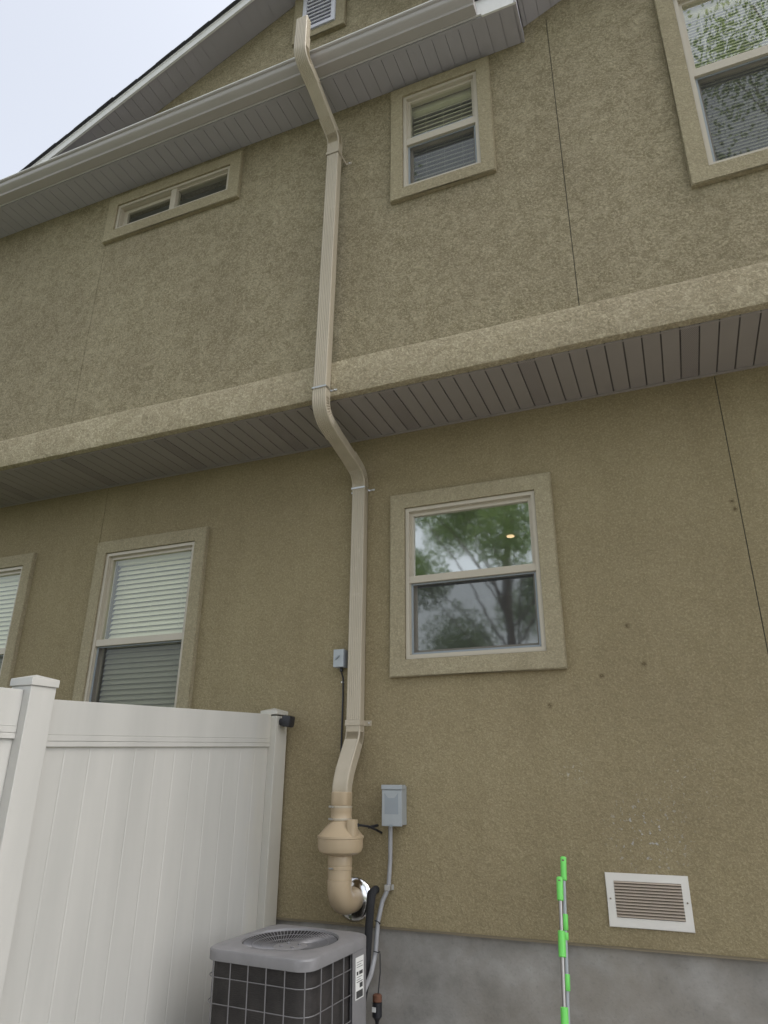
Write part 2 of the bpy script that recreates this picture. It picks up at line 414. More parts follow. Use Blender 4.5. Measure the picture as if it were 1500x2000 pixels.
# upper eave soffit, fascia, gutter
ZE = 5.145; XE = -.417
soffit('eave_soffit', -9, XE-.012, -.835, YU-.001, ZE, .1016, -2.163, 'soffit_upper', None, .0045, None, .006, 'soffit_upper')
bm = BM(); box(bm, -9, XE-.012, -.856, -.8355, ZE-.003, ZE+.012); box(bm, XE-.0118, XE+.004, -.875, YU-.001, ZE-.006, 5.24); obj('eave_trim', bm, 'soffit_upper', house)
bm = BM(); box(bm, -9, -.66, -.870, -.857, ZE+.012, 5.31); box(bm, -.6598, XE+.006, -.872, -.857, ZE-.010, 5.31); obj('fascia', bm, 'fascia_white', house)
bm = BM()
gp = [(-.8790, 5.148), (-.955, 5.145), (-.9605, 5.1455), (-.9605, 5.153), (-.957, 5.155), (-.959, 5.172), (-.978, 5.186), (-1.004, 5.196), (-1.013, 5.207), (-1.016, 5.236), (-1.030, 5.240), (-1.030, 5.252), (-1.015, 5.252), (-1.010, 5.240), (-1.00, 5.212), (-.955, 5.182), (-.95, 5.156), (-.8835, 5.154), (-.8835, 5.262), (-.8790, 5.262)]
# shift so that the lip sits where the photograph has it
gp = [(y, z-.0 if z < 5.18 else z-.004) for y, z in gp]
for x0, x1 in ((-9, -4.9), (-4.8995, -.695)):
    a = [bm.verts.new((x0, y, z)) for y, z in gp]; b = [bm.verts.new((x1, y, z)) for y, z in gp]
    for k in range(len(a)): bm.faces.new((a[k], a[(k+1) % len(a)], b[(k+1) % len(a)], b[k]))
gut = obj('gutter', bm, 'gutter_grey', house, True)
bm = BM(); box(bm, -9, -.694, -1.035, -1.012, 5.2445, 5.2530); obj('gutter_lip', bm, 'fascia_white', gut)  # white strip paints in the bright highlight along the grey gutter's lip
bm = BM()
ec = [(y, z) for y, z in gp[:11]]+[(-.8790, 5.246)]
a = [bm.verts.new((-.6945, y, z)) for y, z in ec]; b = [bm.verts.new((-.6930, y, z)) for y, z in ec]
bm.faces.new(a); bm.faces.new(b)
for k in range(len(a)): bm.faces.new((a[k], a[(k+1) % len(a)], b[(k+1) % len(a)], b[k]))
obj('end_cap', bm, 'gutter_grey', gut)
bm = BM()
quad(bm, [(-9, -.90, 5.315), (XE+.01, -.90, 5.315), (XE+.01, YU-.001, 5.44), (-9, YU-.001, 5.44)])
quad(bm, [(-9, -.90, 5.325), (XE+.01, -.90, 5.325), (XE+.01, YU-.001, 5.45), (-9, YU-.001, 5.45)])
quad(bm, [(XE+.01, -.90, 5.315), (XE+.01, -.90, 5.325), (XE+.01, YU-.001, 5.45), (XE+.01, YU-.001, 5.44)]); quad(bm, [(-9, -.90, 5.315), (XE+.01, -.90, 5.315), (XE+.01, -.90, 5.325), (-9, -.90, 5.325)])
obj('skirt_roof', bm, 'shingle', house)
# rakes: soffit, board, shingles as boards running up the slope
def rake(x0, x1, zf, sgn=1):
    L = math.hypot(x1-x0, zf(x1)-zf(x0)); ang = math.atan2(zf(x1)-zf(x0), x1-x0)
    M = Matrix.Translation((x0, 0, zf(x0))) @ Matrix.Rotation(-ang, 4, 'Y')
    soffit('rake_soffit', 0, L, -.812, YU-.001, 0, .1016, .03, 'soffit_upper', None, .0040, M, .005, 'soffit_upper')
    bm = BM(); box(bm, 0, L, -.832, -.8125, -.012, .078)
    box(bm, 0, L, -.836, -.8325, .060, .0785)
    bmesh.ops.transform(bm, matrix=M, verts=bm.verts); obj('rake_board', bm, 'fascia_white', house)
    bm = BM(); n_ = int(L/.143)
    box(bm, 0, L, -.842, 3.0, .0800, .088)
    for k in range(n_):
        t_ = bmesh.new(); j = random.uniform(-.004, .004)
        box(t_, 0, .20, -.858+j, 3.0, 0, .007)
        merge(bm, t_, Matrix.Translation((k*.143-.02, 0, .0885)) @ Matrix.Rotation(R(-1.6)*sgn, 4, 'Y'))
    bmesh.ops.transform(bm, matrix=M, verts=bm.verts); obj('roof', bm, 'shingle', house)
rake(-5.62, PKX+.03, zl)
rake(PKX+.03, xc+.2, lambda x: PKZ-S*(x-PKX), -1)
rake(XE+.006, PK2, zr)

# ------------------------------------------------------------------ windows (parts of the house)
def room(o, yb, d, mat='room_wall'):
    x0, x1, z0, z1 = o; bm = BM(); m_ = .35
    a = [(x0-m_, z0-.6), (x1+m_, z0-.6), (x1+m_, z1+.12), (x0-m_, z1+.12)]
    y0, y1 = yb+.1405, yb+d
    for k in range(4):
        p, q = a[k], a[(k+1) % 4]; quad(bm, [(p[0], y0, p[1]), (q[0], y0, q[1]), (q[0], y1, q[1]), (p[0], y1, p[1])])
    quad(bm, [(p[0], y1, p[1]) for p in a])
    return bm
def window(o, y, trim=.108, rail=None, mull=None, screen=True, blind=None, label=None, d=.8, trimtop=None, fw=.026, gm='glass'):
    x0, x1, z0, z1 = o
    bm = BM(); e = .0005; zt_ = z1-e
    frame_ring(bm, x0+e, x1-e, z0+e, z1-e, fw, fw, fw, fw, y-.022, y+.07, .002)
    frame_ring(bm, x0+fw-.004, x1-fw+.004, z0+fw-.004, z1-fw+.004, .010, .010, .010, .010, y-.004, y+.062)
    wd = obj('window', bm, 'vinyl_almond', house, label=label)
    bm = BM(); tt = trimtop or trim
    frame_ring(bm, x0-trim, x1+trim, z0-trim, z1+tt, trim-.0012, trim-.0012, trim-.0012, tt-.0012, y-.036, y-.0005, .006)
    obj('trim', bm, 'stucco_trim', wd)
    gx0, gx1, gz0, gz1 = x0+fw+.006, x1-fw-.006, z0+fw+.006, z1-fw-.006
    if rail:
        r0, r1 = rail
        bm = BM(); box(bm, x0+fw-.003, x1-fw+.003, y-.016, y+.055, r0, r1, 0, .003)
        frame_ring(bm, gx0, gx1, r1-.002, gz1, .018, .018, .004, .022, y+.004, y+.05)   # upper sash
        frame_ring(bm, gx0, gx1, gz0, r0+.002, .026, .026, .03, .004, y+.034, y+.058)   # lower sash, set back
        obj('sash', bm, 'vinyl_almond', wd)
        bm = BM(); quad(bm, [(gx0+.01, y+.022, r1-.001), (gx1-.01, y+.022, r1-.001), (gx1-.01, y+.022, gz1-.012), (gx0+.01, y+.022, gz1-.012)])
        quad(bm, [(gx0+.02, y+.046, gz0+.02), (gx1-.02, y+.046, gz0+.02), (gx1-.02, y+.046, r0), (gx0+.02, y+.046, r0)])
        obj('glass_pane', bm, gm, wd)
        if screen:
            bm = BM(); quad(bm, [(gx0+.008, y+.010, gz0+.008), (gx1-.008, y+.010, gz0+.008), (gx1-.008, y+.010, r0-.004), (gx0+.008, y+.010, r0-.004)])
            sc_ = obj('insect_screen', bm, 'screen_mesh', wd)
            bm = BM(); frame_ring(bm, gx0, gx1, gz0, r0-.001, .013, .013, .013, .010, y+.004, y+.013); obj('screen_frame', bm, 'box_label', wd)
    if mull:
        bm = BM(); box(bm, mull[0], mull[1], y-.014, y+.05, z0+fw-.003, z1-fw+.003, 0, .003)
        frame_ring(bm, gx0, mull[0]+.002, gz0, gz1, .045, .004, .018, .035, y+.03, y+.055)
        frame_ring(bm, mull[1]-.002, gx1, gz0, gz1, .004, .010, .008, .014, y+.004, y+.03)
        obj('sash', bm, 'vinyl_almond', wd)
        bm = BM(); quad(bm, [(gx0+.03, y+.045, gz0+.01), (mull[0], y+.045, gz0+.01), (mull[0], y+.045, gz1-.02), (gx0+.03, y+.045, gz1-.02)])
        quad(bm, [(mull[1], y+.02, gz0+.004), (gx1-.004, y+.02, gz0+.004), (gx1-.004, y+.02, gz1-.004), (mull[1], y+.02, gz1-.004)])
        obj('glass_pane', bm, gm, wd)
    if blind:
        bm = BM(); zb = gz1-.045; box(bm, gx0+.004, gx1-.004, y+.078, y+.128, zb, zb+.05)
        k = 0; sp = blind*.9
        while zb-.012-k*sp > z0+.02:
            z = zb-.012-k*sp; t_ = bmesh.new(); box(t_, gx0+.014, gx1-.012, -.024, .024, -.0014, .0014)
            merge(bm, t_, Matrix.Translation((0, y+.102, z-.018)) @ Matrix.Rotation(R(57+random.uniform(-1.2, 1.2)), 4, 'X')); k += 1
        for cx in (gx0+.12, (gx0+gx1)/2, gx1-.12): box(bm, cx-.001, cx+.001, y+.0745, y+.0755, z0+.03, zb)
        obj('blind', bm, 'blind_cream', wd)
    rm = obj('room_shell', room(o, y, d), 'room_wall', wd)
    return wd
wk = window(K, 0, .108, (1.252, 1.300), label='lower window with no blind, trees mirrored in it', d=3.0, gm='glass_coated')
window(DN, 0, .105, (1.003, 1.055), blind=.0445, label='lower window with cream blind down behind the fence')
window(FR, 0, .105, (1.003, 1.055), blind=.0445, label='lower window cut off by the left picture edge')
window(BT, YU, .100, (4.490, 4.552), blind=.047, label='small upper window under the eave with a raised blind', gm='glass_upper')
window(SL, YU, .112, None, (-3.577, -3.520), label='low wide sliding window under the eave', d=.9)
window(BG, YU, .112, (4.232, 4.300), blind=.030, label='tall upper window at the right with a blind', gm='glass_upper')
bm = BM(); lathe(bm, -1.095, 1.12, [(.030, 1.896), (.030, 1.902)], 24); obj('ceiling_light', bm, 'lamp_glow', wk, True)

# ------------------------------------------------------------------ gable vent
gv = thing('gable_vent', 'pale louvered vent high in the gable behind the top of the downspout', 'vent', (-2.13, YU-.03, 6.2))
GX0, GX1, GZ0, GZ1 = -2.33, -1.998, 6.245, 6.80
bm = BM(); frame_ring(bm, GX0-.1, GX1+.092, GZ0-.085, GZ1+.09, .099, .091, .084, .089, YU-.036, YU-.0005, .006); obj('trim', bm, 'stucco_trim', gv)
bm = BM(); frame_ring(bm, GX0, GX1, GZ0, GZ1, .04, .04, .045, .04, YU-.05, YU-.001, .004)
quad(bm, [(GX0, YU-.002, GZ0), (GX1, YU-.002, GZ0), (GX1, YU-.002, GZ1), (GX0, YU-.002, GZ1)])
obj('frame', bm, 'vent_blue', gv)
bm = BM(); z = GZ0+.055
while z < GZ1-.05:
    t_ = bmesh.new(); box(t_, GX0+.041, GX1-.041, -.020, .020, -.005, .005); merge(bm, t_, Matrix.Translation((0, YU-.028, z)) @ Matrix.Rotation(R(35), 4, 'X')); z += .050
obj('louvers', bm, 'vent_blue', gv)
bm = BM(); quad(bm, [(GX0+.04, YU-.006, GZ0+.04), (GX1-.04, YU-.006, GZ0+.04), (GX1-.04, YU-.006, GZ1-.04), (GX0+.04, YU-.006, GZ1-.04)]); obj('backing', bm, 'joint_dark', gv)

# ------------------------------------------------------------------ crawlspace grille
cv = thing('wall_grille', 'white rectangular louvered grille low on the tan wall', 'vent', (-.28, -.02, -.65))
bm = BM(); t_ = bmesh.new()
VX0, VX1, VZ0, VZ1 = -.482, -.081, -.652, -.406
frame_ring(t_, VX0, VX1, VZ0, VZ1, .041, .036, .044, .036, -.010, -.0005, .003); merge(bm, t_); obj('frame', bm, 'grille_white', cv)
bm = BM(); n_ = 12
for k in range(n_):
    z = VZ0+.052+k*((VZ1-VZ0-.092)/(n_-1)); t_ = bmesh.new(); box(t_, VX0+.0415, VX1-.0365, -.007, .007, -.0011, .0011)
    merge(bm, t_, Matrix.Translation((0, -.008, z)) @ Matrix.Rotation(R(38), 4, 'X'))
obj('louvers', bm, 'louver_tan', cv)
bm = BM(); quad(bm, [(VX0+.04, -.0012, VZ0+.04), (VX1-.035, -.0012, VZ0+.04), (VX1-.035, -.0012, VZ1-.035), (VX0+.04, -.0012, VZ1-.035)]); obj('backing', bm, 'grille_back', cv)
for x in (VX0+.018, VX1-.017):
    bm = BM(); bmesh.ops.create_uvsphere(bm, u_segments=12, v_segments=8, radius=.0042, matrix=Matrix.Translation((x, -.011, -.525))); obj('screw', bm, 'screed', cv)

# ------------------------------------------------------------------ radon vent: downspout stack, fan, pipe
vp = thing('vent_stack', 'tan ribbed downspout stack climbing the wall from the round fan to above the gutter', 'downspout', (-1.9, -.1, -.75))
W2, D2 = .049, .036
def ribprof(sw=1.0, crimp=0, front=0, rib=.0026):
    w_, d_ = W2*sw, D2*sw; P = []
    r_ = .008
    def cor(cx, cy, a0):
        for k in range(4): a_ = a0+k*math.pi/6; P.append((cx+r_*math.cos(a_), cy+r_*math.sin(a_)))
    # outer (v+) face with ribs
    n_ = 6; xs = [w_-r_-k*(2*(w_-r_))/(n_*4) for k in range(n_*4+1)]
    cor(w_-r_, d_-r_, 0)
    for k, x in enumerate(xs[1:-1]): P.append((x, d_-(rib if (k+1) % 4 in (1, 2) else 0)-front))
    cor(-w_+r_, d_-r_, math.pi/2)
    for f_ in (.5, 0, -.5): P.append((-w_+crimp, f_*(d_-r_)))
    cor(-w_+r_, -d_+r_, math.pi)
    for f_ in (.5, 0, -.5): P.append((f_*(w_-r_), -d_+crimp*.5))
    cor(w_-r_, -d_+r_, 1.5*math.pi)
    for f_ in (-.5, 0, .5): P.append((w_-crimp, f_*(d_-r_)))
    return P
def spout(name, pts, bend=None, sw=1.0, lab=None, crimped=False, mat='spout_tan', n=22, rib=.0026):
    if bend: path, tg = fillet(pts, bend, n)
    else: path, tg = [Vector(p) for p in pts], [0]*len(pts)
    bm = BM()
    def pf(i):
        on = crimped and tg[i] and (crimped != 'front' or i < n+2); c_ = (.0060 if i % 2 else -.002) if on else 0
        return ribprof(sw, c_, c_*.6 if crimped == 'front' else 0, rib)
    rings = sweep(bm, path, pf, ref=(1, 0, 0), caps=True)
    return obj(name, bm, mat, vp, True)
# direction of travel is downwards, so the ribbed v+ side must face -y: u = +x, t = -z -> v = t x u = -y
XT, XM0, XM1, XL = -1.985, -1.904, -1.921, -1.913
YT, YM, YL = -1.115, -.670, -.040
spout('pipe', [(XT, YT, 5.49), (XT, YT, 5.28)], None, .97)
bm = BM(); box(bm, XT-.044, XT+.044, YT-.031, YT+.031, 5.4905, 5.4912); obj('opening', bm, 'groove_dark', vp)
spout('elbow', [(XT, YT, 5.30), (XT, YT, 5.10), (XT+.03, YT+.16, 4.965)], .16, 1.03, None, True)
spout('pipe', [(XT+.026, YT+.14, 4.983), (XM0-.01, YM-.06, 4.745)], None, .985, rib=.0012)
spout('elbow', [(XM0-.022, YM-.13, 4.80), (XM0, YM, 4.69), (XM0, YM, 4.53)], .12, 1.03, None, 'front')
spout('pipe', [(XM0, YM, 4.55), (XM1, YM, 2.38)], None, .985)
spout('elbow', [(XM1, YM, 2.425), (XM1, YM-.002, 2.268), (XM1+.002, YM+.20, 2.203)], .16, 1.03, None, True)
spout('pipe', [(XM1+.001, YM+.13, 2.226), (XL, YL-.10, 2.118)], None, .97, rib=.0012)
spout('elbow', [(XL-.001, YL-.20, 2.150), (XL, YL, 2.085), (XL, YL, 1.955)], .13, 1.03, None, 'front')
spout('pipe', [(XL, YL, 1.975), (XL, YL, .36)], None, .985)
spout('elbow', [(XL, YL, .39), (XL, YL, .285), (XL, -.17, .085), (XL, -.205, .00), (XL, -.205, -.06)], .12, 1.02, None, 'front', rib=0)
def strap(x, yc, z, ywall, lean=0, mat='spout_tan', h=.014, tabl=.035, tabr=.045):
    bm = BM(); w_ = W2*1.03+.0015; yf = yc-D2*1.03-.002
    frame = [(x-w_-tabl, ywall-.002), (x-w_, ywall-.002), (x-w_, yf), (x+w_, yf), (x+w_, ywall-.002), (x+w_+tabr, ywall-.002)]
    t = .0016
    for (ax, ay), (bx, by) in zip(frame, frame[1:]):
        if abs(ax-bx) > abs(ay-by): box(bm, min(ax, bx), max(ax, bx), ay-t, ay, z-h, z+h)
        else: box(bm, ax-t/2, ax+t/2, min(ay, by)+.0001, max(ay, by)-.0018, z-h, z+h)
    o_ = obj('strap', bm, mat, vp)
    for sx in (x-w_-tabl*.6, x+w_+tabr*.6):
        bm = BM(); bmesh.ops.create_uvsphere(bm, u_segments=10, v_segments=6, radius=.006, matrix=Matrix.Translation((sx, ywall-.006, z))); obj('screw', bm, 'steel', o_)
strap(XM0, YM, 4.525, YU, 0, 'spout_tan', .012)
strap(XM1, YM, 2.445, -.632, 0, 'steel', .006)
strap(XL, YL, 1.975, 0, 0, 'steel', .006)
strap(XL, YL, .372, 0, 0, 'spout_tan', .016)
CY = -.205
def rsq(r, n=32, pw=5):    # rounded square outline
    o_ = []
    for k in range(n):
        a_ = 2*math.pi*k/n; c_, s_ = math.cos(a_), math.sin(a_); q = (abs(c_)**pw+abs(s_)**pw)**(-1/pw); o_.append((r*q*c_, r*q*s_))
    return o_
bm = BM(); ps = [(-.035, 3.5, .052), (-.105, 3.0, .054)]
sweep(bm, [(XL, CY, z) for z in (-.030, -.034, -.10, -.104)], lambda i: rsq((.050, .053, .053, .051)[i], 32, 4), ref=(1, 0, 0)); obj('adapter', bm, 'fan_tan', vp, True)
bm = BM(); lathe(bm, XL, CY, [(.056, -.1045), (.0615, -.106), (.062, -.135), (.0605, -.138), (.0605, -.168), (.062, -.171), (.062, -.187), (.058, -.19)], 40); cpl = obj('coupling', bm, 'fan_tan', vp, True)
for z in (-.112, -.178):
    bm = BM(); lathe(bm, XL, CY, [(.0625, z-.006), (.0632, z-.005), (.0632, z+.005), (.0625, z+.006)], 40); obj('hose_clamp', bm, 'spout_tan', cpl, True)
    bm = BM(); tube(bm, [(XL-.052, CY-.055, z+.002), (XL-.022, CY-.070, z+.001)], .006, 10); obj('clamp_screw', bm, 'steel', cpl, True)
bm = BM(); lathe(bm, XL, CY, [(.060, -.1885), (.067, -.194), (.128, -.262), (.134, -.265), (.134, -.276), (.1305, -.279), (.129, -.325), (.120, -.348), (.10, -.360), (.071, -.366)], 64); fan = obj('fan_housing', bm, 'fan_tan', vp, True)
bm = BM(); sweep(bm, [(XL+.092, CY-.045, z) for z in (-.176, -.178, -.262, -.264)], lambda i: rsq((.026, .028, .030, .030)[i], 24, 4), ref=(1, 0, 0)); obj('wiring_box', bm, 'fan_tan', fan, True)
bm = BM(); lathe(bm, XL, CY, [(.0665, -.3665), (.069, -.372), (.069, -.415), (.0675, -.417), (.0675, -.424), (.0695, -.426), (.0695, -.438), (.0675, -.44), (.0665, -.492)], 40); obj('pipe', bm, 'fan_tan', vp, True)
bm = BM(); tube(bm, [(XL-.034, CY-.068, -.43), (XL-.008, CY-.073, -.43)], .005, 8); obj('clamp_screw', bm, 'steel', vp, True)
bm = BM(); path, _ = fillet([(XL, CY, -.4925), (XL, CY, -.61), (XL, -.004, -.61)], .115, 14)
sweep(bm, path, lambda i: circ(.0695 if i < 2 else .068, 36)); obj('pipe_elbow', bm, 'fan_tan', vp, True)
bm = BM(); t_ = bmesh.new(); lathe(t_, 0, 0, [(.069, .030), (.080, .028), (.100, .018), (.116, .004), (.118, .0005)], 56)
merge(bm, t_, Matrix.Translation((XL, -.0005, -.612)) @ Matrix.Rotation(R(90), 4, 'X')); obj('wall_flange', bm, 'chrome', vp, True)

# ------------------------------------------------------------------ switch box with its cable, plug lead
sb = thing('switch_box', 'small grey switch box on the wall left of the downspout', 'switch box', (-2.03, -.04, .72))
bm = BM(); box(bm, -2.068, -1.995, -.062, -.0005, .725, .838, 0, .003); obj('housing', bm, 'plastic_grey', sb)
bm = BM(); box(bm, -2.068, -1.995, -.068, -.0625, .7245, .8385, 0, .0015); cvr = obj('cover', bm, 'box_grey', sb)
bm = BM(); t_ = bmesh.new(); box(t_, -.018, .018, -.010, 0, -.005, .005, 0, .002); merge(bm, t_, Matrix.Translation((-2.038, -.0685, .786)) @ Matrix.Rotation(R(-40), 4, 'Y')); obj('toggle', bm, 'box_label', cvr)
bm = BM(); tube(bm, [(-2.025, -.03, .7245), (-2.025, -.03, .70)], .011, 12); tube(bm, [(-2.025, -.03, .70), (-2.018, -.016, .66), (-2.018, -.010, .55), (-2.020, -.010, .2), (-2.028, -.010, -.05), (-2.0, -.02, -.20), (-1.93, -.05, -.25)], .0058, 8, .05); obj('cable', bm, 'black_plastic', sb, True)
bm = BM(); box(bm, -2.032, -2.014, -.018, -.004, .628, .638, 0, .002); obj('clip', bm, 'vinyl_white', sb)
bm = BM(); tube(bm, [(-1.815, -.235, -.195), (-1.80, -.225, -.205), (-1.77, -.14, -.215), (-1.755, -.05, -.238), (-1.74, -.008, -.255)], .0065, 10, .02)
lathe(bm, -1.80, -.23, [(.006, -.195), (.012, -.198), (.012, -.214), (.006, -.217)], 14); tube(bm, [(-1.775, -.12, -.222), (-1.752, -.04, -.214)], .008, 8)
solo('fan_cord', bm, 'black_plastic', 'short black cord plugged in beside the round fan', 'cord', None, True)

# ------------------------------------------------------------------ disconnect box with conduit
db = thing('disconnect_box', 'grey metal electrical disconnect box right of the round fan', 'electrical box', (-1.63, -.04, -.21))
BX0, BX1, BZ0, BZ1 = -1.705, -1.580, -.208, .006
bm = BM(); box(bm, BX0+.003, BX1-.003, -.082, -.0005, BZ0, BZ1-.002, 0, .003); obj('housing', bm, 'box_grey', db)
bm = BM(); box(bm, BX0, BX1, -.092, -.0825, BZ0-.006, BZ1-.024, 0, .003); cvr = obj('cover', bm, 'box_grey', db)
bm = BM(); box(bm, BX0-.003, BX1+.002, -.097, -.03, BZ1-.022, BZ1+.004, 0, .003); obj('hood', bm, 'box_grey', db)
bm = BM(); quad(bm, [(BX0+.018, -.0926, BZ0+.058), (BX1-.020, -.0926, BZ0+.058), (BX1-.022, -.0926, BZ1-.040), (BX1-.045, -.0926, BZ1-.068), (BX0+.040, -.0926, BZ1-.068), (BX0+.016, -.0926, BZ1-.040)]); obj('label_plate', bm, 'box_label', cvr)
bm = BM(); box(bm, -1.655, -1.635, -.097, -.0925, BZ0-.008, BZ0+.004); obj('latch', bm, 'box_label', cvr)
bm = BM(); tube(bm, [(-1.668, -.045, BZ0), (-1.668, -.045, BZ0-.03)], .014, 12)
tube(bm, [(-1.668, -.045, BZ0-.02), (-1.675, -.030, -.40), (-1.687, -.026, -.54), (-1.722, -.032, -.61), (-1.742, -.045, -.71), (-1.745, -.07, -.86), (-1.74, -.14, -.945), (-1.71, -.30, -.985), (-1.70, -.44, -.995), (-1.76, -.53, -1.0)], .0125, 14, .08)
obj('conduit', bm, 'conduit_grey', db, True)
bm = BM(); box(bm, -1.713, -1.663, -.006, -.0005, -.552, -.524, 0, .001); box(bm, -1.703, -1.672, -.042, -.0385, -.552, -.524, 0, .001); box(bm, -1.7055, -1.7035, -.0415, -.0065, -.552, -.524); box(bm, -1.6715, -1.6695, -.0415, -.0065, -.552, -.524)
obj('conduit_clamp', bm, 'steel', db)
bm = BM()
tube(bm, [(-1.775, .01, -.555), (-1.775, -.05, -.56), (-1.775, -.075, -.62), (-1.785, -.085, -.80), (-1.79, -.10, -1.0), (-1.80, -.16, -1.15), (-1.80, -.35, -1.25)], .022, 16, .05)
solo('pipe_insulation', bm, 'black_foam', 'thick black foam covered refrigerant line beside the grey conduit', 'pipe', None, True)
bm = BM(); tube(bm, [(-1.751, -.072, -.70), (-1.73, -.072, -.705), (-1.722, -.06, -.715), (-1.735, -.05, -.72)], .003, 6); solo('cable_tie', bm, 'black_plastic', 'thin black tie round the conduit just above the air conditioner', 'cable tie', None, True)
bm = BM(); tube(bm, [(-1.745, -.095, -.845), (-1.722, -.09, -.85), (-1.722, -.06, -.852)], .003, 6)
solo('cable_tie', bm, 'black_plastic', 'thin black tie round the conduit beside the air conditioner lid', 'cable tie', None, True)
cw = thing('control_wire', 'thin dark wire hanging behind the air conditioner with a rusty capped end', 'wire', (-1.74, -.05, -1.15))
bm = BM(); tube(bm, [(-1.722, -.06, -.86), (-1.728, -.04, -.95), (-1.735, -.05, -1.05)], .003, 8, .03); obj('wire', bm, 'black_plastic', cw, True)
bm = BM(); lathe(bm, -1.738, -.055, [(.018, -1.052), (.025, -1.057), (.025, -1.085), (.022, -1.088)], 20); obj('cap', bm, 'rust', cw, True)
bm = BM(); lathe(bm, -1.738, -.055, [(.022, -1.0885), (.026, -1.09), (.026, -1.155), (.012, -1.172), (.006, -1.21)], 20); obj('canister', bm, 'black_plastic', cw, True)
bm = BM(); box(bm, -1.757, -1.735, -.0835, -.078, -1.13, -1.108); obj('sticker', bm, 'paper_white', cw)

# ------------------------------------------------------------------ air conditioner
AC = (-1.915, -.735)
ac = thing('air_conditioner', 'grey outdoor air conditioner unit with wire guard beside the white fence', 'air conditioner', (AC[0], AC[1], -1.47))
HW, RC = .293, .075
def rrect(hw, rc, n=7, hd=None):
    hd = hd or hw; o_ = []
    for cx, cy, a0 in ((hw-rc, hd-rc, 0), (-hw+rc, hd-rc, 90), (-hw+rc, -hd+rc, 180), (hw-rc, -hd+rc, 270)):
        for k in range(n): a_ = R(a0+90*k/(n-1)); o_.append((cx+rc*math.cos(a_), cy+rc*math.sin(a_)))
    return o_
ACM = Matrix.Translation((AC[0], AC[1], -.70)) @ Matrix.Rotation(R(-4.5), 4, 'Z') @ Matrix.Rotation(R(1.8), 4, 'X')
def acobj(name, bm, mat, parent, smooth=False): bmesh.ops.transform(bm, matrix=ACM, verts=bm.verts); return obj(name, bm, mat, parent, smooth)
# lid with a sunk round opening
bm = BM(); NS = 56
out_ = []
def rr_at(a_, hw, rc):   # rounded square by angle
    c_, s_ = math.cos(a_), math.sin(a_)
    best = 1e9
    if abs(c_) > 1e-6:
        t = hw/abs(c_)
        if abs(t*s_) <= hw-rc: best = t
    if best > 1e8 and abs(s_) > 1e-6:
        t = hw/abs(s_)
        if abs(t*c_) <= hw-rc: best = t
    if best > 1e8:
        cx = (hw-rc)*(1 if c_ > 0 else -1); cy = (hw-rc)*(1 if s_ > 0 else -1)
        b_ = cx*c_+cy*s_; q = cx*cx+cy*cy-rc*rc; best = b_+math.sqrt(max(0, b_*b_-q))
    return best*c_, best*s_
NS = 96; R0 = .232
lay = [('s', HW-.012, RC, -.052), ('s', HW, RC, -.050), ('s', HW, RC, -.010), ('s', HW-.004, RC, -.003), ('s', HW-.012, RC, 0), ('c', R0+.016, 0, .006), ('c', R0+.004, 0, .004), ('c', R0, 0, -.006), ('c', R0-.004, 0, -.020), ('c', R0-.008, 0, -.05)]
rings = []
for kind, p_, q_, z in lay:
    ring = []
    for k in range(NS):
        a_ = 2*math.pi*(k+.5)/NS
        x, y = rr_at(a_, p_, q_) if kind == 's' else (p_*math.cos(a_), p_*math.sin(a_))
        ring.append(bm.verts.new((x, y, z)))
    rings.append(ring)
for a, b in zip(rings, rings[1:]):
    for k in range(NS): f = bm.faces.new((a[k], a[(k+1) % NS], b[(k+1) % NS], b[k])); f.material_index = 1 if b in rings[8:] else 0
lid = acobj('lid', bm, ['ac_grey', 'coil'], ac, True)
# fan guard: many thin radial wires dished into the middle, with hub plate
bm = BM()
for k in range(76):
    a_ = 2*math.pi*k/76; ca, sa = math.cos(a_), math.sin(a_); tw = .30
    pts = []
    for j in range(7):
        u = j/6; r_ = .227*(1-u)+.080*u; aa = a_+tw*u*u; zz = -.006-.022*math.sin(u*math.pi*.5)
        pts.append((r_*math.cos(aa), r_*math.sin(aa), zz))
    sweep(bm, pts, lambda i: circ(.0020, 5), caps=False)
for r_, z_ in ((.185, -.015), (.14, -.024)):
    n_ = 48; pts = [(r_*math.cos(2*math.pi*k/n_), r_*math.sin(2*math.pi*k/n_), z_) for k in range(n_+1)]
    sweep(bm, pts, lambda i: circ(.0018, 5), caps=False)
acobj('fan_guard', bm, 'ac_wire', lid, True)
bm = BM(); lathe(bm, 0, 0, [(.03, -.038), (.085, -.036), (.087, -.029), (.082, -.026), (.02, -.025)], 32)
for k in range(4):
    a_ = R(45+90*k); t_ = bmesh.new(); lathe(t_, .045*math.cos(a_), .045*math.sin(a_), [(.009, -.027), (.009, -.019), (.005, -.017)], 8); merge(bm, t_)
acobj('hub', bm, 'ac_grey', lid, True)
bm = BM()
for k in range(3):
    t_ = bmesh.new()
    vs_ = [t_.verts.new(p) for p in ((.05, -.05, -.012), (.20, -.09, -.015), (.205, .09, .025), (.05, .04, .012))]; t_.faces.new(vs_)
    bmesh.ops.solidify(t_, geom=t_.faces[:], thickness=.003)
    merge(bm, t_, Matrix.Rotation(R(120*k+20), 4, 'Z') @ Matrix.Translation((0, 0, -.12)))
lathe(bm, 0, 0, [(.06, -.25), (.06, -.10), (.02, -.095)], 20)
acobj('fan', bm, 'box_label', ac, True)
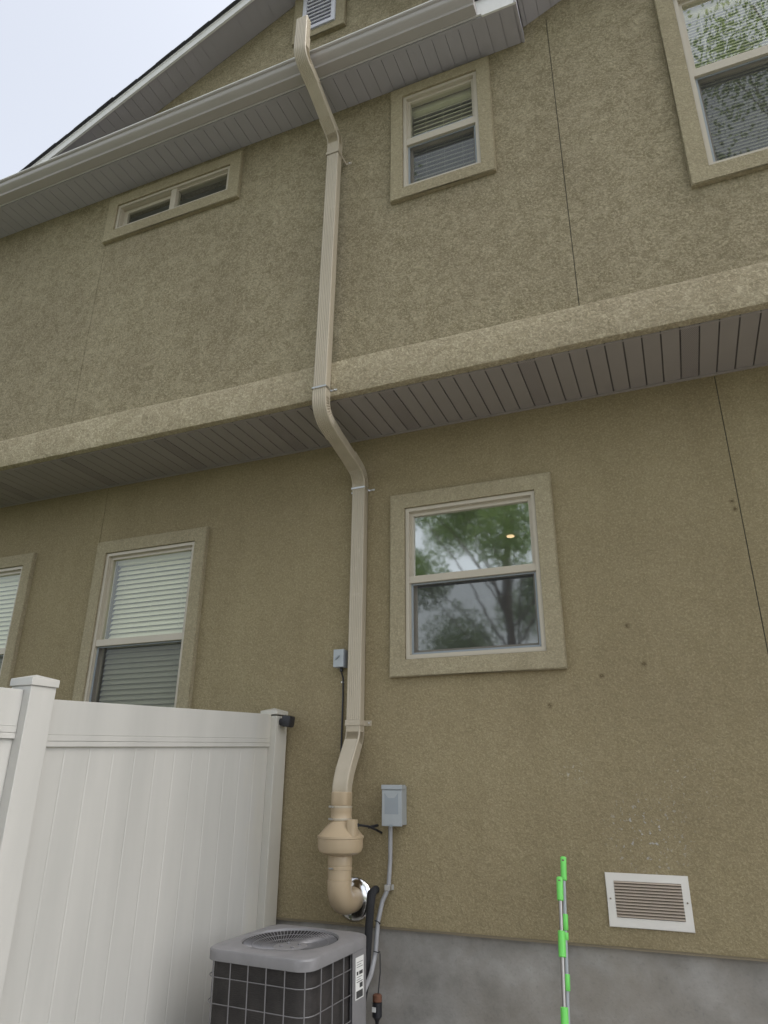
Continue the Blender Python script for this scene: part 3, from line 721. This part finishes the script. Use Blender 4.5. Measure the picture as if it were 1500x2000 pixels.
# coil core (open tube so the fan looks down into the dark)
bm = BM(); H = .72
o1 = rrect(HW-.022, RC-.015); i1 = rrect(HW-.060, RC-.045)
ra = []
for (pl, z) in ((i1, -.05), (o1, -.05), (o1, -H), (i1, -H)): ra.append([bm.verts.new((x, y, z)) for x, y in pl])
for a, b in zip(ra, ra[1:]+ra[:1]):
    for k in range(len(a)): bm.faces.new((a[k], a[(k+1) % len(a)], b[(k+1) % len(b)], b[k]))
acobj('coil', bm, 'coil', ac, True)
bm = BM(); sweep(bm, [(0, 0, -H-.03), (0, 0, -H)], lambda i: rrect(HW, RC), ref=(1, 0, 0)); acobj('base_pan', bm, 'ac_grey', ac)
bm = BM(); g = rrect(HW-.006, RC-.004, 9)
per = [Vector((x, y, 0)) for x, y in g]; per.append(per[0])
# wires: horizontal hoops and evenly spaced verticals (the service corner at back right stays clear)
def in_panel(x, y): return x > HW-.15 and y > .10 and False
z = -.115; hs = []
while z > -H: hs.append(z); z -= .104
for z in hs:
    pts = [(p.x, p.y, z) for p in per]; sweep(bm, pts, lambda i: circ(.0022, 6), caps=False)
tot = sum((b-a).length for a, b in zip(per, per[1:])); nv = 22; seg = 0; acc = 0
for k in range(nv):
    d_ = tot*k/nv; acc = 0
    for a, b in zip(per, per[1:]):
        l_ = (b-a).length
        if acc+l_ >= d_:
            p_ = a.lerp(b, (d_-acc)/l_); break
        acc += l_
    nrm = Vector((p_.x, p_.y, 0)).normalized()*.003
    sweep(bm, [(p_.x+nrm.x, p_.y+nrm.y, -.05), (p_.x+nrm.x, p_.y+nrm.y, -H)], lambda i: circ(.0028, 6))
acobj('wire_guard', bm, 'ac_wire', ac, True)
# service panel wrapping the back right corner
bm = BM(); arc = []
e_ = .007
arc = [(HW+e_, .095), (HW+e_, HW-RC)] + [(HW-RC+(RC+e_)*math.cos(R(t)), HW-RC+(RC+e_)*math.sin(R(t))) for t in range(0, 91, 15)] + [(HW-.20, HW+e_)]
arc = [(x-.006, y-.006 if y > .2 else y) for x, y in arc]
inn = [(x-.012, y-(.0 if i < 2 else .012)) for i, (x, y) in enumerate(arc)]
r_ = [[bm.verts.new((x, y, z)) for x, y in pl] for pl, z in ((arc, -.051), (arc, -.43), (inn, -.43), (inn, -.051))]
for a, b in zip(r_, r_[1:]+r_[:1]):
    for k in range(len(a)-1): bm.faces.new((a[k], a[k+1], b[k+1], b[k]))
pn = acobj('service_panel', bm, 'ac_grey', ac, True)
bm = BM(); r2_ = [[bm.verts.new((x-.004, y-.004, z)) for x, y in arc] for z in (-.431, -H)]
for k in range(len(arc)-1): bm.faces.new((r2_[0][k], r2_[0][k+1], r2_[1][k+1], r2_[1][k]))
acobj('lower_panel', bm, 'ac_wire', ac, True)
bm = BM(); x = HW+.0015; box(bm, x, x+.0006, .125, .205, -.25, -.075)
st = acobj('rating_label', bm, 'paper_white', pn)
bm = BM(); x += .0008
for y0, y1, z0, z1 in ((.132, .197, -.245, -.215), (.165, .195, -.205, -.185), (.135, .195, -.180, -.177), (.135, .175, -.170, -.168), (.135, .19, -.160, -.158), (.16, .195, -.150, -.135), (.135, .152, -.150, -.135), (.135, .195, -.118, -.116), (.135, .18, -.108, -.106), (.135, .195, -.098, -.096)):
    box(bm, x, x+.0004, y0, y1, z0, z1)
acobj('print', bm, 'ink', st)
bm = BM(); box(bm, AC[0]-.42, AC[0]+.42, AC[1]-.42, AC[1]+.40, -G+.031, -1.452, 0, .01)
solo('equipment_pad', bm, 'concrete', 'square concrete pad under the grey air conditioner', 'pad')

# ------------------------------------------------------------------ fence
P0 = Vector((-2.4765, -.0880, 0)); P1 = Vector((-2.600, -1.906, 0))      # post centres
dr = (P1-P0).normalized(); ang = math.atan2(dr.y, dr.x)                       # local +x runs from the wall to the camera
Mf = Matrix.Translation((P0.x, P0.y, 0)) @ Matrix.Rotation(ang, 4, 'Z')
LF = (P1-P0).length; SLP = -.030/LF
fence = thing('vinyl_fence', 'white vinyl privacy fence standing square to the tan wall', 'fence', (P0.x, P0.y, -1.5))
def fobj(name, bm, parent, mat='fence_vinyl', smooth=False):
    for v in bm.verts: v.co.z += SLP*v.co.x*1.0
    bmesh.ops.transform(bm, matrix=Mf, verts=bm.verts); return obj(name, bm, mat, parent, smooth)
for k in range(4):
    c_ = k*LF; hp = .0635; zt = .452
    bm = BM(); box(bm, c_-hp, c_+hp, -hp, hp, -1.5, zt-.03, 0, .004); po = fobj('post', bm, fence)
    bm = BM(); q = hp+(.0065 if k else .002); h0 = zt-.030 if k else zt-.022
    t_ = bmesh.new(); box(t_, c_-q, c_+q, -q, q, h0+.0005, zt+.004, 0, .003); merge(bm, t_)
    bm.verts.ensure_lookup_table()
    a = [bm.verts.new((c_+sx*(q-.004), sy*(q-.004), zt+.0045)) for sx, sy in ((-1, -1), (1, -1), (1, 1), (-1, 1))]; top = bm.verts.new((c_, 0, zt+.024))
    for i in range(4): bm.faces.new((a[i], a[(i+1) % 4], top))
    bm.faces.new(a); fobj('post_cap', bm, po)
for k in range(3):
    a_, b_ = k*LF+hp+.001, (k+1)*LF-hp-.001; zt = .432 if k == 0 else .405; zt2 = zt-(.055 if k == 0 else .02)
    bm = BM()
    def bar(y, z0, z1, bev=.002):
        t_ = bmesh.new(); box(t_, a_, b_, -y, y, z0, z1, 0, bev)
        for v in t_.verts: v.co.z += (zt2-zt)*(v.co.x-a_)/(b_-a_)
        merge(bm, t_)
    bar(.0215, zt-.150, zt); bar(.0235, zt-.176, zt-.1505); bar(.0235, zt-.200, zt-.1775); bar(.0190, zt-.178, zt-.175, 0)
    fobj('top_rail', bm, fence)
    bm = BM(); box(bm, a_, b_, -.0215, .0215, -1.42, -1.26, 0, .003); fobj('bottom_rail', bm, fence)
    nb = 12; wdt = (b_-a_)/nb; bm = BM()
    for j in range(nb):
        x0, x1 = a_+j*wdt, a_+(j+1)*wdt; c2 = .006; yy = .0125; pr_ = []
        ps = [(x0, yy-.0016), (x0+c2, yy), (x1-c2, yy), (x1, yy-.0016), (x1, -yy+.0025), (x1-c2, -yy), (x0+c2, -yy), (x0, -yy+.0025)]
        lo = [bm.verts.new((x, y, -1.258)) for x, y in ps]; hi = [bm.verts.new((x, y, zt-.202+(zt2-zt)*(x-a_)/(b_-a_))) for x, y in ps]
        for i in range(8):
            if i in (3, 7): continue
            bm.faces.new((lo[i], lo[(i+1) % 8], hi[(i+1) % 8], hi[i]))
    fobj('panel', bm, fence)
cm = thing('security_camera', 'small black rounded camera fixed high on the end fence post', 'camera', (-2.40, -.1, .36))
bm = BM(); t_ = bmesh.new(); box(t_, -.030, .036, -.036, .036, -.036, .036, 0, .016); merge(bm, t_, Matrix.Translation((-2.362, -.108, .388)) @ Matrix.Rotation(R(8), 4, 'Y')); obj('body', bm, 'black_plastic', cm, True)
bm = BM(); tube(bm, [(-2.414, -.108, .386), (-2.38, -.108, .386)], .022, 14); obj('mount', bm, 'black_plastic', cm, True)

# ------------------------------------------------------------------ two mop handles leaning on the wall
def handle_pole(name, top, bot, grips, label, tubemat, hook):
    t0, b0 = Vector(top), Vector(bot); L = (b0-t0).length; dr_ = (b0-t0)/L
    th = thing(name, label, 'pole', (bot[0], bot[1], bot[2]), 'lime green mop poles leaning on the wall')
    at = lambda z: t0+(b0-t0)*((top[2]-z)/(top[2]-bot[2]))
    bm = BM(); sweep(bm, [at(top[2]-.10), at(bot[2])], lambda i: circ(.0095, 16)); obj('shaft', bm, tubemat, th, True)
    for i, (z1, z0, r_) in enumerate(grips):
        bm = BM()
        if i == 0:
            # end grip with hanging hole: flattened tip
            zs = [z1, z1-.004, z1-.012, z1-.03, z1-.05, z0+.004, z0]; rs = [(.009, .006), (.016, .009), (r_, .011), (r_, r_*.8), (r_, r_), (r_, r_), (r_*.8, r_*.8)]
            sweep(bm, [at(z) for z in zs], lambda k: [(rs[k][0]*math.cos(2*math.pi*j/20), rs[k][1]*math.sin(2*math.pi*j/20)) for j in range(20)], ref=(1, 0, 0))
        else:
            zs = [z1, z1-.003, z0+.003, z0]; rr_ = [r_*.86, r_, r_, r_*.86]
            sweep(bm, [at(z) for z in zs], lambda k: circ(rr_[k], 20), ref=(1, 0, 0))
        g_ = obj('grip', bm, 'green_plastic', th, True)
        if i == 0:
            c_ = at(z1-.017); bm = BM(); t_ = bmesh.new(); lathe(t_, 0, 0, [(.0055, -.0125), (.0055, .0125)], 14); merge(bm, t_, Matrix.Translation(c_) @ Matrix.Rotation(R(90), 4, 'X')); obj('hanging_hole', bm, 'screed', g_, True)
handle_pole('mop_pole', (-.677, -.073, -.335), (-.697, -.325, -1.47), [(-.335, -.446, .0155), (-.593, -.662, .0150), (-.671, -.703, .0150), (-.841, -.908, .0150)], 'green and grey mop pole behind, with the higher tip', 'box_grey', 1)
handle_pole('mop_pole', (-.690, -.155, -.422), (-.692, -.420, -1.47), [(-.422, -.528, .0165), (-.654, -.762, .0180), (-.953, -1.10, .0180)], 'green and silver mop pole in front, with the lower tip', 'pole_steel', 1)

# ------------------------------------------------------------------ trees behind the photographer (mirrored in the glass)
def tree(x, y, h, cr, cz, n, label, seed, ls=1.0):
    rnd = random.Random(seed); t = thing('tree', label, 'tree', (x, y, -G), 'trees across the yard')
    bm = BM(); base = Vector((x, y, -G)); top = Vector((x+rnd.uniform(-.5, .5), y, -G+h*.8))
    sweep(bm, [base.lerp(top, k/8)+Vector((math.sin(k)*.12, math.cos(k*1.3)*.12, 0)) for k in range(9)], lambda i: circ(.30*(1-i/9.5), 10))
    clumps = []
    for k in range(34):
        u = rnd.uniform(.18, 1); a_ = k*2.4; r_ = cr*math.sqrt(rnd.uniform(.12, 1))*math.sin(math.pi*min(.95, max(.18, u)))**.6
        c_ = Vector((x+r_*math.cos(a_), y+r_*math.sin(a_), -G+cz+(h-cz)*u)); clumps.append((c_, rnd.uniform(.8, 1.7)))
        s_ = base.lerp(top, min(1, max(.12, u*.95-.12))); mid = s_.lerp(c_, .5)+Vector((0, 0, .35))
        sweep(bm, [s_, mid, c_], lambda i: circ((.045, .025, .01)[i], 6))
    obj('trunk', bm, 'bark', t, True)
    vs_ = []; fs = []
    for k in range(n):
        c_, rr = clumps[rnd.randrange(len(clumps))]
        d = Vector((rnd.gauss(0, 1), rnd.gauss(0, 1), rnd.gauss(0, .8))).normalized()*rr*(rnd.random()**.45)
        p = c_+d; a_ = Vector((rnd.gauss(0, 1), rnd.gauss(0, 1), rnd.gauss(0, 1))).normalized(); b_ = a_.orthogonal().normalized(); s_ = rnd.uniform(.05, .095)*ls
        i0 = len(vs_); vs_ += [p-a_*s_, p+b_*s_*.5, p+a_*s_, p-b_*s_*.5]; fs.append((i0, i0+1, i0+2, i0+3))
    me = bpy.data.meshes.new('crown'); off = Vector((x, y, -G)); me.from_pydata([v-off for v in vs_], [], fs); me.materials.append(MAT['leaf'])
    o = bpy.data.objects.new('crown', me); COL.objects.link(o); o.parent = t
tree(-5.2, -21.0, 16, 5.8, 2.2, 90000, 'leafy green tree mirrored in the lower window', 3, .85)
tree(4.6, -9.5, 18.5, 3.4, 8.0, 13000, 'tall leafy tree mirrored in the upper right window', 11, .75)
tree(-7.2, -9.0, 17.0, 3.2, 8.0, 11000, 'tallest tree, mirrored in the small upper window', 17, .75)
for o in sc.objects:
    if 'off' in o: del o['off']
